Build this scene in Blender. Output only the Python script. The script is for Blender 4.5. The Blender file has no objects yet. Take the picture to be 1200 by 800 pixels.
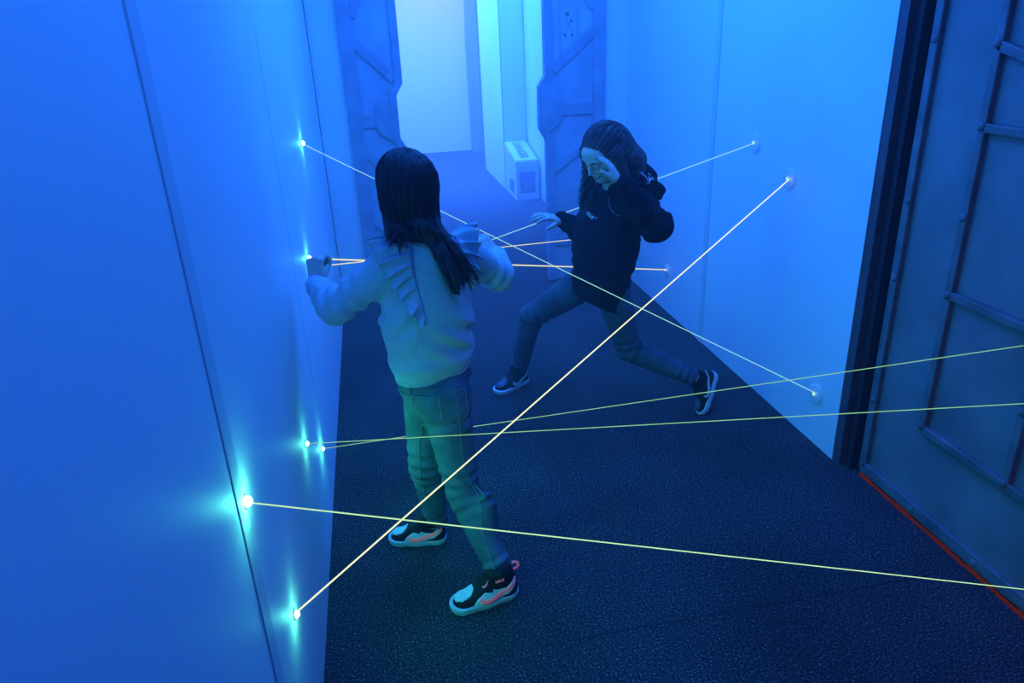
import bpy, math, random
import numpy as np
from mathutils import Vector, Matrix
random.seed(7); rng = np.random.default_rng(7)
SC = bpy.context.scene; COL = SC.collection
A = lambda *v: np.array(v, float)
def nrm(v):
    v = np.asarray(v, float); return v / np.linalg.norm(v)

# ------------------------------------------------------------------ helpers
def mesh(name, verts, faces, mat=None, parent=None, smooth=False, bevel=0):
    me = bpy.data.meshes.new(name)
    v = np.asarray(verts, float)
    if parent is not None:
        p = parent; off = np.zeros(3)
        while p is not None: off += np.array(p.location); p = p.parent
        v = v - off
    me.from_pydata(v.tolist(), [], [list(map(int, f)) for f in faces]); me.update()
    if smooth: me.polygons.foreach_set('use_smooth', [True] * len(me.polygons))
    o = bpy.data.objects.new(name, me); COL.objects.link(o)
    if mat: me.materials.append(mat)
    if parent is not None: o.parent = parent
    if bevel:
        b = o.modifiers.new('bevel', 'BEVEL'); b.width = bevel; b.segments = 2; b.limit_method = 'ANGLE'
    return o
def tag(o, label=None, cat=None, group=None, kind=None):
    if label: o['label'] = label
    if cat: o['category'] = cat
    if group: o['group'] = group
    if kind: o['kind'] = kind
    return o
def empty(name, loc, label, cat, group=None):
    o = bpy.data.objects.new(name, None); COL.objects.link(o); o.location = loc
    o.empty_display_size = .05
    return tag(o, label, cat, group)
class MB:
    def __init__(s): s.v = []; s.f = []
    def add(s, v, f):
        n = len(s.v); s.v += [tuple(p) for p in v]; s.f += [[i + n for i in q] for q in f]; return s
    def box(s, x0, x1, y0, y1, z0, z1):
        v = [(x, y, z) for z in (z0, z1) for y in (y0, y1) for x in (x0, x1)]
        return s.add(v, [(0, 2, 3, 1), (4, 5, 7, 6), (0, 1, 5, 4), (1, 3, 7, 5), (3, 2, 6, 7), (2, 0, 4, 6)])
    def prism(s, poly, M0, d0, d1):          # poly in (u,w), M0 maps (u,d,w)->world
        n = len(poly)
        v = [M0(u, d0, w) for u, w in poly] + [M0(u, d1, w) for u, w in poly]
        f = [list(range(n))[::-1], list(range(n, 2 * n))] + [[i, (i + 1) % n, n + (i + 1) % n, n + i] for i in range(n)]
        return s.add(v, f)
    def tube(s, pts, r, n=8, cap=True):
        pts = [np.asarray(p, float) for p in pts]; rs = r if hasattr(r, '__len__') else [r] * len(pts)
        v = []; t0 = None; u = None
        for i, p in enumerate(pts):
            t = nrm(pts[min(i + 1, len(pts) - 1)] - pts[max(i - 1, 0)] + 1e-9)
            if u is None:
                u = nrm(np.cross(t, A(0, 0, 1) if abs(t[2]) < .9 else A(1, 0, 0)))
            else:
                u = nrm(u - t * (u @ t))
            w = np.cross(t, u)
            for k in range(n):
                a = 2 * math.pi * k / n; v.append(p + rs[i] * (u * math.cos(a) + w * math.sin(a)))
        f = []
        for i in range(len(pts) - 1):
            for k in range(n):
                f.append((i * n + k, i * n + (k + 1) % n, (i + 1) * n + (k + 1) % n, (i + 1) * n + k))
        if cap: f.append(list(range(n))[::-1]); f.append([(len(pts) - 1) * n + k for k in range(n)])
        return s.add(v, f)
    def bar(s, a, b, w, d, up):              # square section bar
        a = np.asarray(a, float); b = np.asarray(b, float); t = nrm(b - a); up = nrm(up); sd = np.cross(t, up)
        v = [p + sd * i * w / 2 + up * j * d / 2 for p in (a, b) for i, j in ((-1, -1), (1, -1), (1, 1), (-1, 1))]
        return s.add(v, [(0, 1, 2, 3), (7, 6, 5, 4), (0, 4, 5, 1), (1, 5, 6, 2), (2, 6, 7, 3), (3, 7, 4, 0)])
    def lathe(s, c, ax, prof, n=32):         # prof: (r, h)
        c = np.asarray(c, float); ax = nrm(ax); u = nrm(np.cross(ax, A(0, 0, 1) if abs(ax[2]) < .9 else A(1, 0, 0))); w = np.cross(ax, u)
        v = [c + ax * h + r * (u * math.cos(2 * math.pi * k / n) + w * math.sin(2 * math.pi * k / n)) for r, h in prof for k in range(n)]
        f = [(i * n + k, i * n + (k + 1) % n, (i + 1) * n + (k + 1) % n, (i + 1) * n + k) for i in range(len(prof) - 1) for k in range(n)]
        f += [list(range(n))[::-1], [(len(prof) - 1) * n + k for k in range(n)]]
        return s.add(v, f)
    def build(s, name, mat, parent=None, smooth=False, bevel=0): return mesh(name, s.v, s.f, mat, parent, smooth, bevel)

# ------------------------------------------------------------------ materials
def mat(name, col, rough=.6, spec=.5, bump=0, bscale=200, var=0, vscale=5, emis=None, estr=0, metal=0, alpha=None, sheen=0):
    m = bpy.data.materials.new(name); m.use_nodes = True; nt = m.node_tree; N = nt.nodes; Lk = nt.links
    b = N['Principled BSDF']; b.inputs['Base Color'].default_value = (*col, 1); b.inputs['Roughness'].default_value = rough
    b.inputs['Specular IOR Level'].default_value = spec; b.inputs['Metallic'].default_value = metal
    if sheen: b.inputs['Sheen Weight'].default_value = sheen; b.inputs['Sheen Roughness'].default_value = .5
    tc = N.new('ShaderNodeTexCoord')
    if bump:
        n = N.new('ShaderNodeTexNoise'); n.inputs['Scale'].default_value = bscale; n.inputs['Detail'].default_value = 3
        Lk.new(tc.outputs['Object'], n.inputs['Vector'])
        bp = N.new('ShaderNodeBump'); bp.inputs['Strength'].default_value = bump; bp.inputs['Distance'].default_value = .002
        Lk.new(n.outputs['Fac'], bp.inputs['Height']); Lk.new(bp.outputs[0], b.inputs['Normal'])
    if var:
        n2 = N.new('ShaderNodeTexNoise'); n2.inputs['Scale'].default_value = vscale; n2.inputs['Detail'].default_value = 4
        Lk.new(tc.outputs['Object'], n2.inputs['Vector'])
        mx = N.new('ShaderNodeMix'); mx.data_type = 'RGBA'
        mx.inputs[6].default_value = (*[c * (1 - var) for c in col], 1); mx.inputs[7].default_value = (*[min(1, c * (1 + var)) for c in col], 1)
        rp = N.new('ShaderNodeMapRange'); rp.inputs[1].default_value = .3; rp.inputs[2].default_value = .7
        Lk.new(n2.outputs['Fac'], rp.inputs[0]); Lk.new(rp.outputs[0], mx.inputs[0]); Lk.new(mx.outputs[2], b.inputs['Base Color'])
    if emis:
        b.inputs['Emission Color'].default_value = (*emis, 1); b.inputs['Emission Strength'].default_value = estr
    return m
M_wall = mat('white_panel', (.74, .76, .78), .55, .3, bump=.12, bscale=30, var=.03, vscale=1.5)
M_wall_back = mat('far_wall_paint', (.74, .76, .78), .7, .2)
M_seam = mat('seam_shadow_gap', (.05, .05, .06), .8)
M_batten = mat('batten_strip', (.62, .64, .67), .6)
M_dark = mat('dark_trim', (.06, .055, .07), .55, var=.2)
M_gap = mat('black_gap', (.02, .012, .02), .8)
M_door = mat('weathered_grey_door_paint', (.17, .175, .19), .55, bump=.15, bscale=60, var=.22, vscale=4)
M_rib = mat('door_rib_paint', (.13, .135, .15), .5, bump=.2, bscale=80, var=.3, vscale=12)
M_leaf = mat('blast_door_paint', (.34, .37, .46), .55, var=.18, vscale=5)
M_leafrib = mat('blast_door_rib_paint', (.27, .29, .38), .5, var=.2, vscale=9)
M_plate = mat('stencil_plate', (.30, .31, .35), .5)
M_thresh = mat('copper_threshold', (1.0, .42, .16), .4, metal=.2)
M_ceil = mat('black_ceiling', (.02, .02, .02), .9)
M_sweat = mat('pale_knit_sweatshirt', (.54, .57, .62), .9, .15, bump=.7, bscale=700, var=.06, vscale=60, sheen=.15)
M_cuff = mat('ribbed_cuff', (.43, .47, .50), .9, .15, bump=.6, bscale=400)
M_jean = mat('blue_denim', (.10, .135, .185), .85, .2, bump=.5, bscale=900, var=.28, vscale=14)
M_stitch = mat('denim_stitch', (.20, .23, .24), .8)
M_jean2 = mat('dark_denim', (.06, .085, .12), .85, .2, bump=.5, bscale=900, var=.3, vscale=12)
M_hood = mat('black_hoodie_fleece', (.014, .007, .015), .95, .08, bump=.4, bscale=500)
M_print = mat('white_print', (.75, .78, .78), .7)
M_skin = mat('skin', (.62, .46, .38), .5, .4, bump=.1, bscale=120)
M_lip = mat('lip', (.42, .18, .16), .45)
M_hair = mat('dark_hair', (.022, .009, .014), .5, .35)
M_hair2 = mat('brown_hair', (.060, .028, .035), .5, .4)
M_brow = mat('brow_hair', (.03, .015, .015), .7)
M_eye = mat('eye_white', (.6, .6, .6), .3)
M_black = mat('black_leather', (.009, .009, .009), .6, .2, bump=.2, bscale=200)
M_white = mat('white_leather', (.72, .76, .78), .45, .4, bump=.1, bscale=200)
M_sole = mat('white_rubber_sole', (.55, .62, .66), .6)
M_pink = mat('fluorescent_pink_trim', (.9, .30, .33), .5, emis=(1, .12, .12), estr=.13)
M_navy = mat('navy_leather', (.07, .09, .16), .5, .4)
M_mint = mat('pale_emblem', (.35, .55, .48), .5)
M_box = mat('painted_crate', (.62, .64, .68), .6, var=.06, vscale=10)
M_boxlid = mat('pale_crate_label', (.80, .80, .76), .6)
M_ink = mat('black_print_ink', (.04, .04, .05), .6)
M_vent = mat('dark_crate_panel', (.10, .10, .13), .6, var=.3, vscale=25)
M_metal = mat('brushed_metal', (.45, .45, .45), .35, metal=.8)

def floor_mat():
    m = bpy.data.materials.new('speckled_carpet'); m.use_nodes = True; nt = m.node_tree; N = nt.nodes; Lk = nt.links
    b = N['Principled BSDF']; b.inputs['Roughness'].default_value = .95; b.inputs['Specular IOR Level'].default_value = .12
    tc = N.new('ShaderNodeTexCoord')
    n = N.new('ShaderNodeTexNoise'); n.inputs['Scale'].default_value = 150; n.inputs['Detail'].default_value = 2
    Lk.new(tc.outputs['Object'], n.inputs['Vector'])
    r = N.new('ShaderNodeValToRGB'); e = r.color_ramp.elements
    e[0].position = .38; e[0].color = (.010, .010, .012, 1); e[1].position = .62; e[1].color = (.066, .066, .070, 1)
    x = e.new(.72); x.color = (.26, .26, .27, 1)
    Lk.new(n.outputs['Fac'], r.inputs[0])
    n2 = N.new('ShaderNodeTexNoise'); n2.inputs['Scale'].default_value = 2.2; n2.inputs['Detail'].default_value = 5
    Lk.new(tc.outputs['Object'], n2.inputs['Vector'])
    mr = N.new('ShaderNodeMapRange'); mr.inputs[1].default_value = .3; mr.inputs[2].default_value = .7; mr.inputs[3].default_value = .75; mr.inputs[4].default_value = 1.25
    Lk.new(n2.outputs['Fac'], mr.inputs[0])
    mx = N.new('ShaderNodeMix'); mx.data_type = 'RGBA'; mx.blend_type = 'MULTIPLY'; mx.inputs[0].default_value = 1
    Lk.new(r.outputs[0], mx.inputs[6]); Lk.new(mr.outputs[0], mx.inputs[7]); Lk.new(mx.outputs[2], b.inputs['Base Color'])
    bp = N.new('ShaderNodeBump'); bp.inputs['Strength'].default_value = .6; bp.inputs['Distance'].default_value = .004
    Lk.new(n.outputs['Fac'], bp.inputs['Height']); Lk.new(bp.outputs[0], b.inputs['Normal'])
    return m
M_floor = floor_mat()
def emat(name, col, s):
    m = bpy.data.materials.new(name); m.use_nodes = True; nt = m.node_tree; N = nt.nodes
    for n in list(N): N.remove(n)
    e = N.new('ShaderNodeEmission'); e.inputs[0].default_value = (*col, 1); e.inputs[1].default_value = s
    o = N.new('ShaderNodeOutputMaterial'); nt.links.new(e.outputs[0], o.inputs[0])
    m.cycles.emission_sampling = 'NONE'
    return m
M_lens = emat('laser_lens_glow', (.55, 1, .9), 14)
M_beam_w = emat('laser_beam_cream', (.95, 1, .60), 1.15)
M_beam_c = emat('laser_beam_aqua', (.45, 1, .85), .85)
M_beam_g = emat('laser_beam_green', (.42, 1, .45), .62)
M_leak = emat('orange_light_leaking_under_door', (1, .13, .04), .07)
M_beam_l = emat('laser_beam_lime', (.60, 1, .50), .95)
M_beam_y = emat('laser_beam_yellow', (.95, .9, .45), .95)
def clear_mat():
    m = bpy.data.materials.new('clear_plastic'); m.use_nodes = True; nt = m.node_tree; N = nt.nodes; Lk = nt.links
    b = N['Principled BSDF']; b.inputs['Base Color'].default_value = (.85, .9, .92, 1); b.inputs['Roughness'].default_value = .12
    t = N.new('ShaderNodeBsdfTransparent'); mx = N.new('ShaderNodeMixShader'); mx.inputs[0].default_value = .5
    Lk.new(t.outputs[0], mx.inputs[1]); Lk.new(b.outputs[0], mx.inputs[2]); Lk.new(mx.outputs[0], N['Material Output'].inputs[0])
    return m
M_clear = clear_mat()
def haze_mat(name, d, col, g=.2):
    m = bpy.data.materials.new(name); m.use_nodes = True; nt = m.node_tree; N = nt.nodes
    for n in list(N): N.remove(n)
    v = N.new('ShaderNodeVolumeScatter'); v.inputs['Color'].default_value = (*col, 1); v.inputs['Density'].default_value = d; v.inputs['Anisotropy'].default_value = g
    o = N.new('ShaderNodeOutputMaterial'); nt.links.new(v.outputs[0], o.inputs['Volume']); return m

# ------------------------------------------------------------------ setting
XL, XR, XD, YP = -.304, 1.732, 1.78, 4.946
ZT = 2.7
def struct(mb, name, m, **k): return tag(mb.build(name, m, **k), kind='structure')
struct(MB().box(-2.2, 3.2, -1.6, 12.2, -.1, 0), 'floor', M_floor)
struct(MB().box(-2.2, 3.2, -1.6, 12.2, ZT, ZT + .1), 'ceiling', M_ceil)
struct(MB().box(XL - .12, XL, -1.5, YP, 0, ZT), 'wall_left', M_wall)
struct(MB().box(XR, XR + .12, 2.33, YP, 0, ZT), 'wall_right', M_wall)
struct(MB().box(XL - .12, 2.1, -1.6, -1.5, 0, ZT), 'wall_back', M_dark)
# partition with door opening
pm = MB().box(XL - .12, -.02, YP, YP + .1, 0, ZT); pm.box(1.45, XR + .12, YP, YP + .1, 0, ZT); pm.box(-.02, 1.45, YP, YP + .1, 2.25, ZT)
struct(pm, 'wall_partition', M_wall)
# space beyond the doorway
struct(MB().box(XR, XR + .1, YP + .1, 8.32, 0, ZT), 'wall_beyond_right', M_wall)
struct(MB().box(1.465, XR + .1, 8.32, 9.78, 0, ZT), 'wall_beyond_return', M_wall)
struct(MB().box(-.5, XL, YP + .1, 11.55, 0, ZT), 'wall_beyond_left', M_wall)
struct(MB().box(-.5, 3.0, 11.5, 11.6, 0, ZT), 'wall_far', M_wall_back)
struct(MB().box(2.6, 2.7, 9.7, 11.5, 0, ZT), 'wall_side_passage', M_wall_back)
struct(MB().box(XR + .1, 2.7, 9.68, 9.78, 0, ZT), 'wall_side_passage_front', M_wall_back)
# grey pointed column at the mouth of the side passage
cm = MB(); prof = [(1.50, 0), (1.77, 0), (1.77, 1.5), (1.75, 2.0), (1.68, 2.5), (1.60, 2.5), (1.52, 2.1), (1.50, 1.6)]
cm.prism(prof, lambda u, d, w: (u, d, w), 11.22, 11.40)
cm.box(1.585, 1.655, 11.195, 11.23, .05, 2.2)
pil = cm.build('door_pillar', mat('far_pillar_paint', (.22, .24, .30), .6), bevel=.008)
tag(pil, 'tall grey tapering pillar against the far bright wall beyond the doorway', 'pillar')
# panel joints on left wall
struct(MB().box(XL - .001, XL + .003, 1.158, 1.216, 0, ZT), 'trim_1', M_batten, bevel=.002)
struct(MB().box(XL - .001, XL + .0008, 2.500, 2.504, 0, 1.75), 'trim_2', M_batten)
struct(MB().box(XL - .001, XL + .0008, 4.300, 4.306, 0, ZT), 'trim_3', M_batten)
struct(MB().box(XL - .001, XL + .004, YP - .012, YP + .0, 0, ZT), 'trim_4', M_seam)
struct(MB().box(XR - .006, XR + .001, 3.605, 3.65, 0, ZT), 'trim_5', M_batten, bevel=.002)
struct(MB().box(XR - .002, XR + .001, YP - .01, YP, 0, ZT), 'trim_6', M_batten)
struct(MB().box(1.464, 1.47, 8.319, 8.325, 0, ZT).box(1.728, 1.733, 8.312, 8.32, 0, ZT), 'trim_7', M_seam)
# end of the white wall: dark post and gap before the grey door
struct(MB().box(1.735, 1.762, 2.285, 2.332, 0, ZT), 'trim_8', M_dark)
struct(MB().box(1.762, 1.90, 2.25, 2.332, 0, ZT), 'trim_9', M_gap)
struct(MB().box(1.80, 1.90, -1.5, 2.26, 0, ZT), 'wall_alcove', M_dark)
# grey ribbed door
door = MB().box(XD, 1.80, -.60, 2.215, .012, 2.55).build('door_1', M_door); tag(door, kind='structure')
rb = MB(); X = XD - .008
def rbar(p, q, w=.034): rb.bar((X, p[0], p[1]), (X, q[0], q[1]), w, .022, (1, 0, 0))
rbar((2.185, .05), (2.185, 2.5)); rbar((1.93, .36), (1.93, 2.5), .030); rbar((1.93, .365), (1.57, .365), .030); rbar((1.57, .365), (1.57, 2.5), .03)
rbar((1.93, .855), (1.57, .855), .028); rbar((1.93, 1.375), (1.57, 1.375), .028); rbar((2.185, .055), (-.55, .055), .04)
rbar((1.93, 1.60), (1.57, 1.50), .03); rbar((1.2, .36), (1.2, 2.5)); rbar((1.57, .365), (1.2, .365), .03); rbar((.4, .05), (.4, 2.5))
rb.build('rib', M_rib, door, bevel=.004)
for y, z in ((2.183, 1.616), (2.175, 1.11), (2.181, .834), (2.183, .35), (1.932, 1.606), (1.93, 1.38), (1.929, 1.107), (1.929, .855), (1.93, .375), (1.57, .375), (1.6, .05), (1.57, .62), (1.9, .05)):
    MB().lathe((XD - .017, y, z), (-1, 0, 0), [(.013, 0), (.013, .005), (.007, .009)], 12).build('bolt', M_rib, door, smooth=False)
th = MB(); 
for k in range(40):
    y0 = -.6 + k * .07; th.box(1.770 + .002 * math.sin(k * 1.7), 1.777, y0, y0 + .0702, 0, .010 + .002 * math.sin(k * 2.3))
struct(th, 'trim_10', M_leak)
# carpet joints
cj = MB(); cj.box(.10, 1.66, 1.630, 1.6335, .0005, .0016)
struct(cj, 'trim_11', M_gap)

# blast door leaves
def blast_leaf(edge, outer, sgn, label):
    # edge: x of inner (opening) edge; outer: x of outer edge. sgn +1: opening is at +x side of the leaf
    yb, yf = YP + .045, YP - .015
    if sgn > 0: mid = edge - .045
    else: mid = edge - .045
    inner = [(edge, .02), (edge, 1.0), (mid, 1.075), (mid, 1.340), (edge, 1.412), (edge, 2.22)]
    out = [(outer + .06 * sgn, 2.22), (outer, 2.08), (outer, .02)]
    if sgn > 0:
        outer_b = outer - 0
    poly = inner + out
    if sgn < 0: pass
    root = empty('blast_door', ((edge + outer) / 2, YP, 0), label, 'door', 'blast door leaves of the doorway')
    T = lambda u, d, w: (u, d, w)
    P = poly if sgn > 0 else poly[::-1]
    slab = MB().prism(P, T, yb, yf).build('door_leaf', M_leaf, root, bevel=.004)
    r = MB(); w = .05
    ie = [(x - sgn * w, z) for x, z in inner]
    def strip(a, b, a2, b2, d=.016):
        q = [a, b, b2, a2]
        r.prism(q, T, yf + .002, yf - d)
    for i in range(len(inner) - 1): strip(inner[i], inner[i + 1], ie[i], ie[i + 1])
    oo = [(outer, .02), (outer, 2.08), (outer + .06 * sgn, 2.22)]; oi = [(x + sgn * .085, z) for x, z in oo]
    for i in range(2): strip(oo[i], oo[i + 1], oi[i], oi[i + 1])
    r.build('door_frame', M_leafrib, root, bevel=.003)
    x0 = outer + sgn * .085; x1 = edge - sgn * w
    b = MB()
    def br(p, q, ww=.05): b.bar((p[0], yf - .006, p[1]), (q[0], yf - .006, q[1]), ww, .018, (0, 1, 0))
    br((x0, 1.66), (x1, 1.44), .06); br((x0, 1.19), (x1, 1.19), .075); br((x0, .99), (x1, .80), .05)
    br((x0, 1.80), (x1 - sgn * .10, 2.1), .05); br((x0, .30), (x1, .30), .06); br((x0, .55), (x1, .34), .04)
    b.build('brace', M_leafrib, root, bevel=.003)
    hx = mid - sgn * .0; hp = [(hx - sgn * .05, 1.06), (hx - sgn * .13, 1.12), (hx - sgn * .15, 1.2), (hx - sgn * .13, 1.30), (hx - sgn * .05, 1.36)]
    if sgn < 0: hp = [(edge + .01, 1.05), (edge + .09, 1.10), (edge + .11, 1.16), (edge + .11, 1.28), (edge + .05, 1.38), (edge - .03, 1.38), (edge - .03, 1.09)]
    MB().prism(hp, T, yf, yf - .022).build('lock_plate', M_leafrib, root, bevel=.003)
    if sgn < 0:
        q = [(1.262, 1.52), (1.262, 1.865), (1.375, 1.79), (1.375, 1.60)]
        s = MB().prism(q, T, yf - .0, yf - .004).build('sign_plate', M_leaf, root, bevel=.001)
        g = MB()
        for a, c in list(zip(q, q[1:] + q[:1])) + [((1.245, 1.40), (1.245, 1.52))]: g.bar((a[0], yf - .005, a[1]), (c[0], yf - .005, c[1]), .006, .004, (0, 1, 0))
        g.build('sign_border', M_plate, s)
        g = MB()
        for a, c, w_ in (((1.300, 1.765), (1.322, 1.770), .018), ((1.330, 1.735), (1.342, 1.722), .014), ((1.292, 1.640), (1.298, 1.650), .018), ((1.335, 1.645), (1.345, 1.640), .016)):
            g.bar((a[0], yf - .005, a[1]), (c[0], yf - .005, c[1]), w_, .003, (0, 1, 0))
        g.build('sign_symbol', M_dark, s)
        g = MB().bar((1.290, yf - .0045, 1.755), (1.345, yf - .0045, 1.655), .007, .003, (0, 1, 0)).bar((1.345, yf - .0045, 1.755), (1.290, yf - .0045, 1.655), .007, .003, (0, 1, 0))
        g.build('sign_cross', M_plate, s)
    return root
blast_leaf(.238, -.118, 1, 'left leaf of the grey sci-fi blast door, notched edge, behind the girl with raised hand')
blast_leaf(1.157, 1.562, -1, 'right leaf of the grey sci-fi blast door with embossed sign, behind the girl in black')

# crate
def text_mesh(body, size, M4, name, m, parent, bold=.0):
    cu = bpy.data.curves.new(name, 'FONT'); cu.body = body; cu.size = size; cu.align_x = 'CENTER'; cu.align_y = 'CENTER'; cu.extrude = .0006; cu.offset = bold
    t = bpy.data.objects.new(name, cu); COL.objects.link(t)
    dg = bpy.context.evaluated_depsgraph_get(); me = bpy.data.meshes.new_from_object(t.evaluated_get(dg))
    v = np.array([tuple(M4 @ p.co) for p in me.vertices]); f = [list(p.vertices) for p in me.polygons]
    bpy.data.objects.remove(t); bpy.data.meshes.remove(me)
    return mesh(name, v, f, m, parent)
def frame4(o, x, y):
    x = Vector(x).normalized(); y = Vector(y).normalized(); z = x.cross(y).normalized(); y = z.cross(x)
    M = Matrix((x, y, z)).transposed().to_4x4(); M.translation = Vector(o); return M
cr = empty('crate', (1.585, 7.99, 0), 'pale painted crate with DANGER lid standing by the right wall beyond the doorway', 'box')
b = MB(); x0, x1, y0, y1 = 1.467, 1.712, 7.67, 8.315; zf, zb = .410, .530
b.add([(x0, y0, 0), (x1, y0, 0), (x1, y1, 0), (x0, y1, 0), (x0, y0, zf), (x1, y0, zf), (x1, y1, zb), (x0, y1, zb)],
      [(3, 2, 1, 0), (4, 5, 6, 7), (0, 1, 5, 4), (1, 2, 6, 5), (2, 3, 7, 6), (3, 0, 4, 7)])
b.build('crate_body', M_box, cr, bevel=.008)
sl = (zb - zf) / (y1 - y0)
LT = frame4(((x0 + x1) / 2, (y0 + y1) / 2, (zf + zb) / 2 + .003), (0, -1, -sl), (1, 0, 0))
lid = MB(); 
lid.add([tuple(LT @ Vector(p)) for p in ((-.315, -.115, 0), (.315, -.115, 0), (.315, .115, 0), (-.315, .115, 0), (-.315, -.115, .006), (.315, -.115, .006), (.315, .115, .006), (-.315, .115, .006))],
        [(3, 2, 1, 0), (4, 5, 6, 7), (0, 1, 5, 4), (1, 2, 6, 5), (2, 3, 7, 6), (3, 0, 4, 7)])
lo = lid.build('crate_lid', M_boxlid, cr, bevel=.002)
text_mesh('DANGER', .125, frame4(LT @ Vector((.0, -.01, .0072)), (0, -1, -sl), (1, 0, 0)), 'lettering', M_ink, lo, .002)
MB().box(1.505, 1.672, y0 - .006, y0 + .004, .08, .30).build('front_panel', M_vent, cr, bevel=.003)
MB().bar((1.55, y0 - .008, .12), (1.63, y0 - .008, .22), .012, .004, (0, 1, 0)).bar((1.63, y0 - .008, .12), (1.55, y0 - .008, .22), .012, .004, (0, 1, 0)).build('panel_symbol', M_plate, cr)
MB().box(x0 - .006, x0 + .004, 7.80, 8.02, .06, .19).build('side_vent', M_vent, cr, bevel=.003)

# ------------------------------------------------------------------ lasers
def emitter(y, z, r, label):
    e = empty('laser_emitter', (XL, y, z), label, 'laser light', 'laser emitters on the left wall')
    MB().lathe((XL - .001, y, z), (1, 0, 0), [(r * 1.5, 0), (r * 1.5, .004), (r * 1.1, .006)], 24).build('bezel', M_metal, e, smooth=False)
    MB().lathe((XL + .005, y, z), (1, 0, 0), [(r, 0), (r * .95, r * .4), (r * .6, r * .85), (r * .15, r)], 20).build('lens', M_lens, e, smooth=True)
    return e
EM = [(3.487, 1.266, .011, .30, 'highest glowing laser lens on the left white wall, left of the dark-haired girl'),
      (2.983, .876, .012, .28, 'glowing laser lens on the left wall just beside the raised hand'),
      (3.376, .726, .009, 0, 'laser lens on the left wall hidden behind the raised hand'),
      (3.456, .527, .009, 0, 'laser lens low on the left wall behind the pale sleeve'),
      (1.435, .441, .009, .36, 'lowest glowing laser lens on the left wall, bottom of the picture'),
      (1.211, .917, .011, .55, 'brightest glowing laser lens, on the batten of the left wall'),
      (2.065, .543, .008, .30, 'left one of the pair of close laser lenses low on the left wall'),
      (2.429, .309, .008, .30, 'right one of the pair of close laser lenses low on the left wall')]
LIGHTS = []
for y, z, r, pw, lab in EM:
    emitter(y, z, r, lab)
    if pw: LIGHTS.append((y, z, pw))
BEAMS = [((XL, 3.487, 1.266), (XR, 2.488, .228), .0017, M_beam_c, 'aqua laser beam from the highest lens down to the lowest round receiver'),
         ((XL, 2.983, .876), (XR, 4.150, .272), .0032, M_beam_y, 'cream laser beam at hand height ending on the small receiver behind the girl in black'),
         ((XL, 3.376, .726), (XR, 4.733, .361), .0024, M_beam_y, 'yellow laser beam rising slightly between the two girls towards the black hoodie'),
         ((XL, 3.456, .527), (XR, 3.182, 1.173), .0018, M_beam_c, 'thin aqua laser beam rising under the outstretched hand to the upper left receiver'),
         ((XL, 1.435, .441), (XR, 2.867, 1.065), .0021, M_beam_w, 'bright cream laser beam crossing diagonally from bottom left to upper right receiver'),
         ((XL, 1.211, .917), (XD, 1.432, .084), .0014, M_beam_l, 'lowest long laser beam from the brightest lens to the foot of the grey door'),
         ((XL, 2.065, .543), (1.760, 1.514, 0.679), .0013, M_beam_g, 'green laser beam nearly level across the jeans to the grey door'),
         ((XL, 2.429, .309), (XD, 1.635, .799), .0013, M_beam_g, 'green laser beam passing behind the jeans and over the raised shoe to the grey door')]
for a, c, r, m, lab in BEAMS:
    a = A(*a); c = A(*c); a = a + nrm(c - a) * .012
    tag(MB().tube([a, c], r, 8).build('laser_beam', m, smooth=True), lab, 'laser beam', 'laser beams across the corridor')
for y, z, r, lab in ((2.488, .228, .047, 'lowest clear round laser receiver, near the floor beside the dark post'),
                     (4.150, .272, .040, 'small clear laser receiver low on the right wall behind the girl in black'),
                     (4.733, .361, .036, 'clear laser receiver on the right wall hidden behind the black hoodie'),
                     (3.182, 1.173, .047, 'left one of the two high clear round laser receivers on the right wall'),
                     (2.867, 1.065, .047, 'right one of the two high clear round laser receivers, hit by the bright beam')):
    zc = z + (0 if r < .045 else .005)
    e = empty('laser_receiver', (XR, y, z), lab, 'receiver', 'clear laser receivers on the right wall')
    MB().lathe((XR + .001, y, zc - .005), (-1, 0, 0), [(r, 0), (r, .004), (r * .93, .009), (r * .7, .012), (r * .2, .013)], 36).build('cover', M_clear, e, smooth=True)
    MB().lathe((XR - .012, y, z), (-1, 0, 0), [(.008, 0), (.008, .004), (.004, .006)], 16).build('sensor', M_beam_c, e, smooth=True)

# ------------------------------------------------------------------ smooth solid modelling (distance fields -> mesh)
def RC(a, b, ra, rb, k=.02, flat=None):
    return dict(t='rc', a=A(*a), b=A(*b), ra=ra, rb=rb, k=k, fl=None if flat is None else (nrm(flat[0]), flat[1]))
def EL(c, r, k=.02, axes=None):
    return dict(t='el', c=A(*c), r=A(*r), k=k, R=np.eye(3) if axes is None else np.array([nrm(x) for x in axes]))
def SUB(p): q = dict(p); q['sub'] = True; return q
def pd(p, X):
    if p['t'] == 'rc':
        a, b = p['a'], p['b']; q = X - a; ba = b - a; s = 1
        if p['fl'] is not None:
            n, s = p['fl']; q = q + np.outer(q @ n * (1 / s - 1), n); ba = ba + n * (ba @ n) * (1 / s - 1)
        h = np.clip(q @ ba / (ba @ ba + 1e-12), 0, 1)
        d = np.linalg.norm(q - np.outer(h, ba), axis=1) - (p['ra'] + (p['rb'] - p['ra']) * h)
        return d * min(1, (1 + s) / 2) if s < 1 else d
    q = (X - p['c']) @ p['R'].T
    k0 = np.linalg.norm(q / p['r'], axis=1); k1 = np.linalg.norm(q / p['r'] ** 2, axis=1) + 1e-9
    return k0 * (k0 - 1) / k1
def combine(prims, X):
    d = np.full(len(X), 1e3)
    for p in prims:
        e = pd(p, X); k = p['k']
        if p.get('sub'):
            e = -e; h = np.maximum(k - np.abs(d - e), 0) / k; d = np.maximum(d, e) + h * h * k / 4
        else:
            h = np.maximum(k - np.abs(d - e), 0) / k; d = np.minimum(d, e) - h * h * k / 4
    return d
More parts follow.
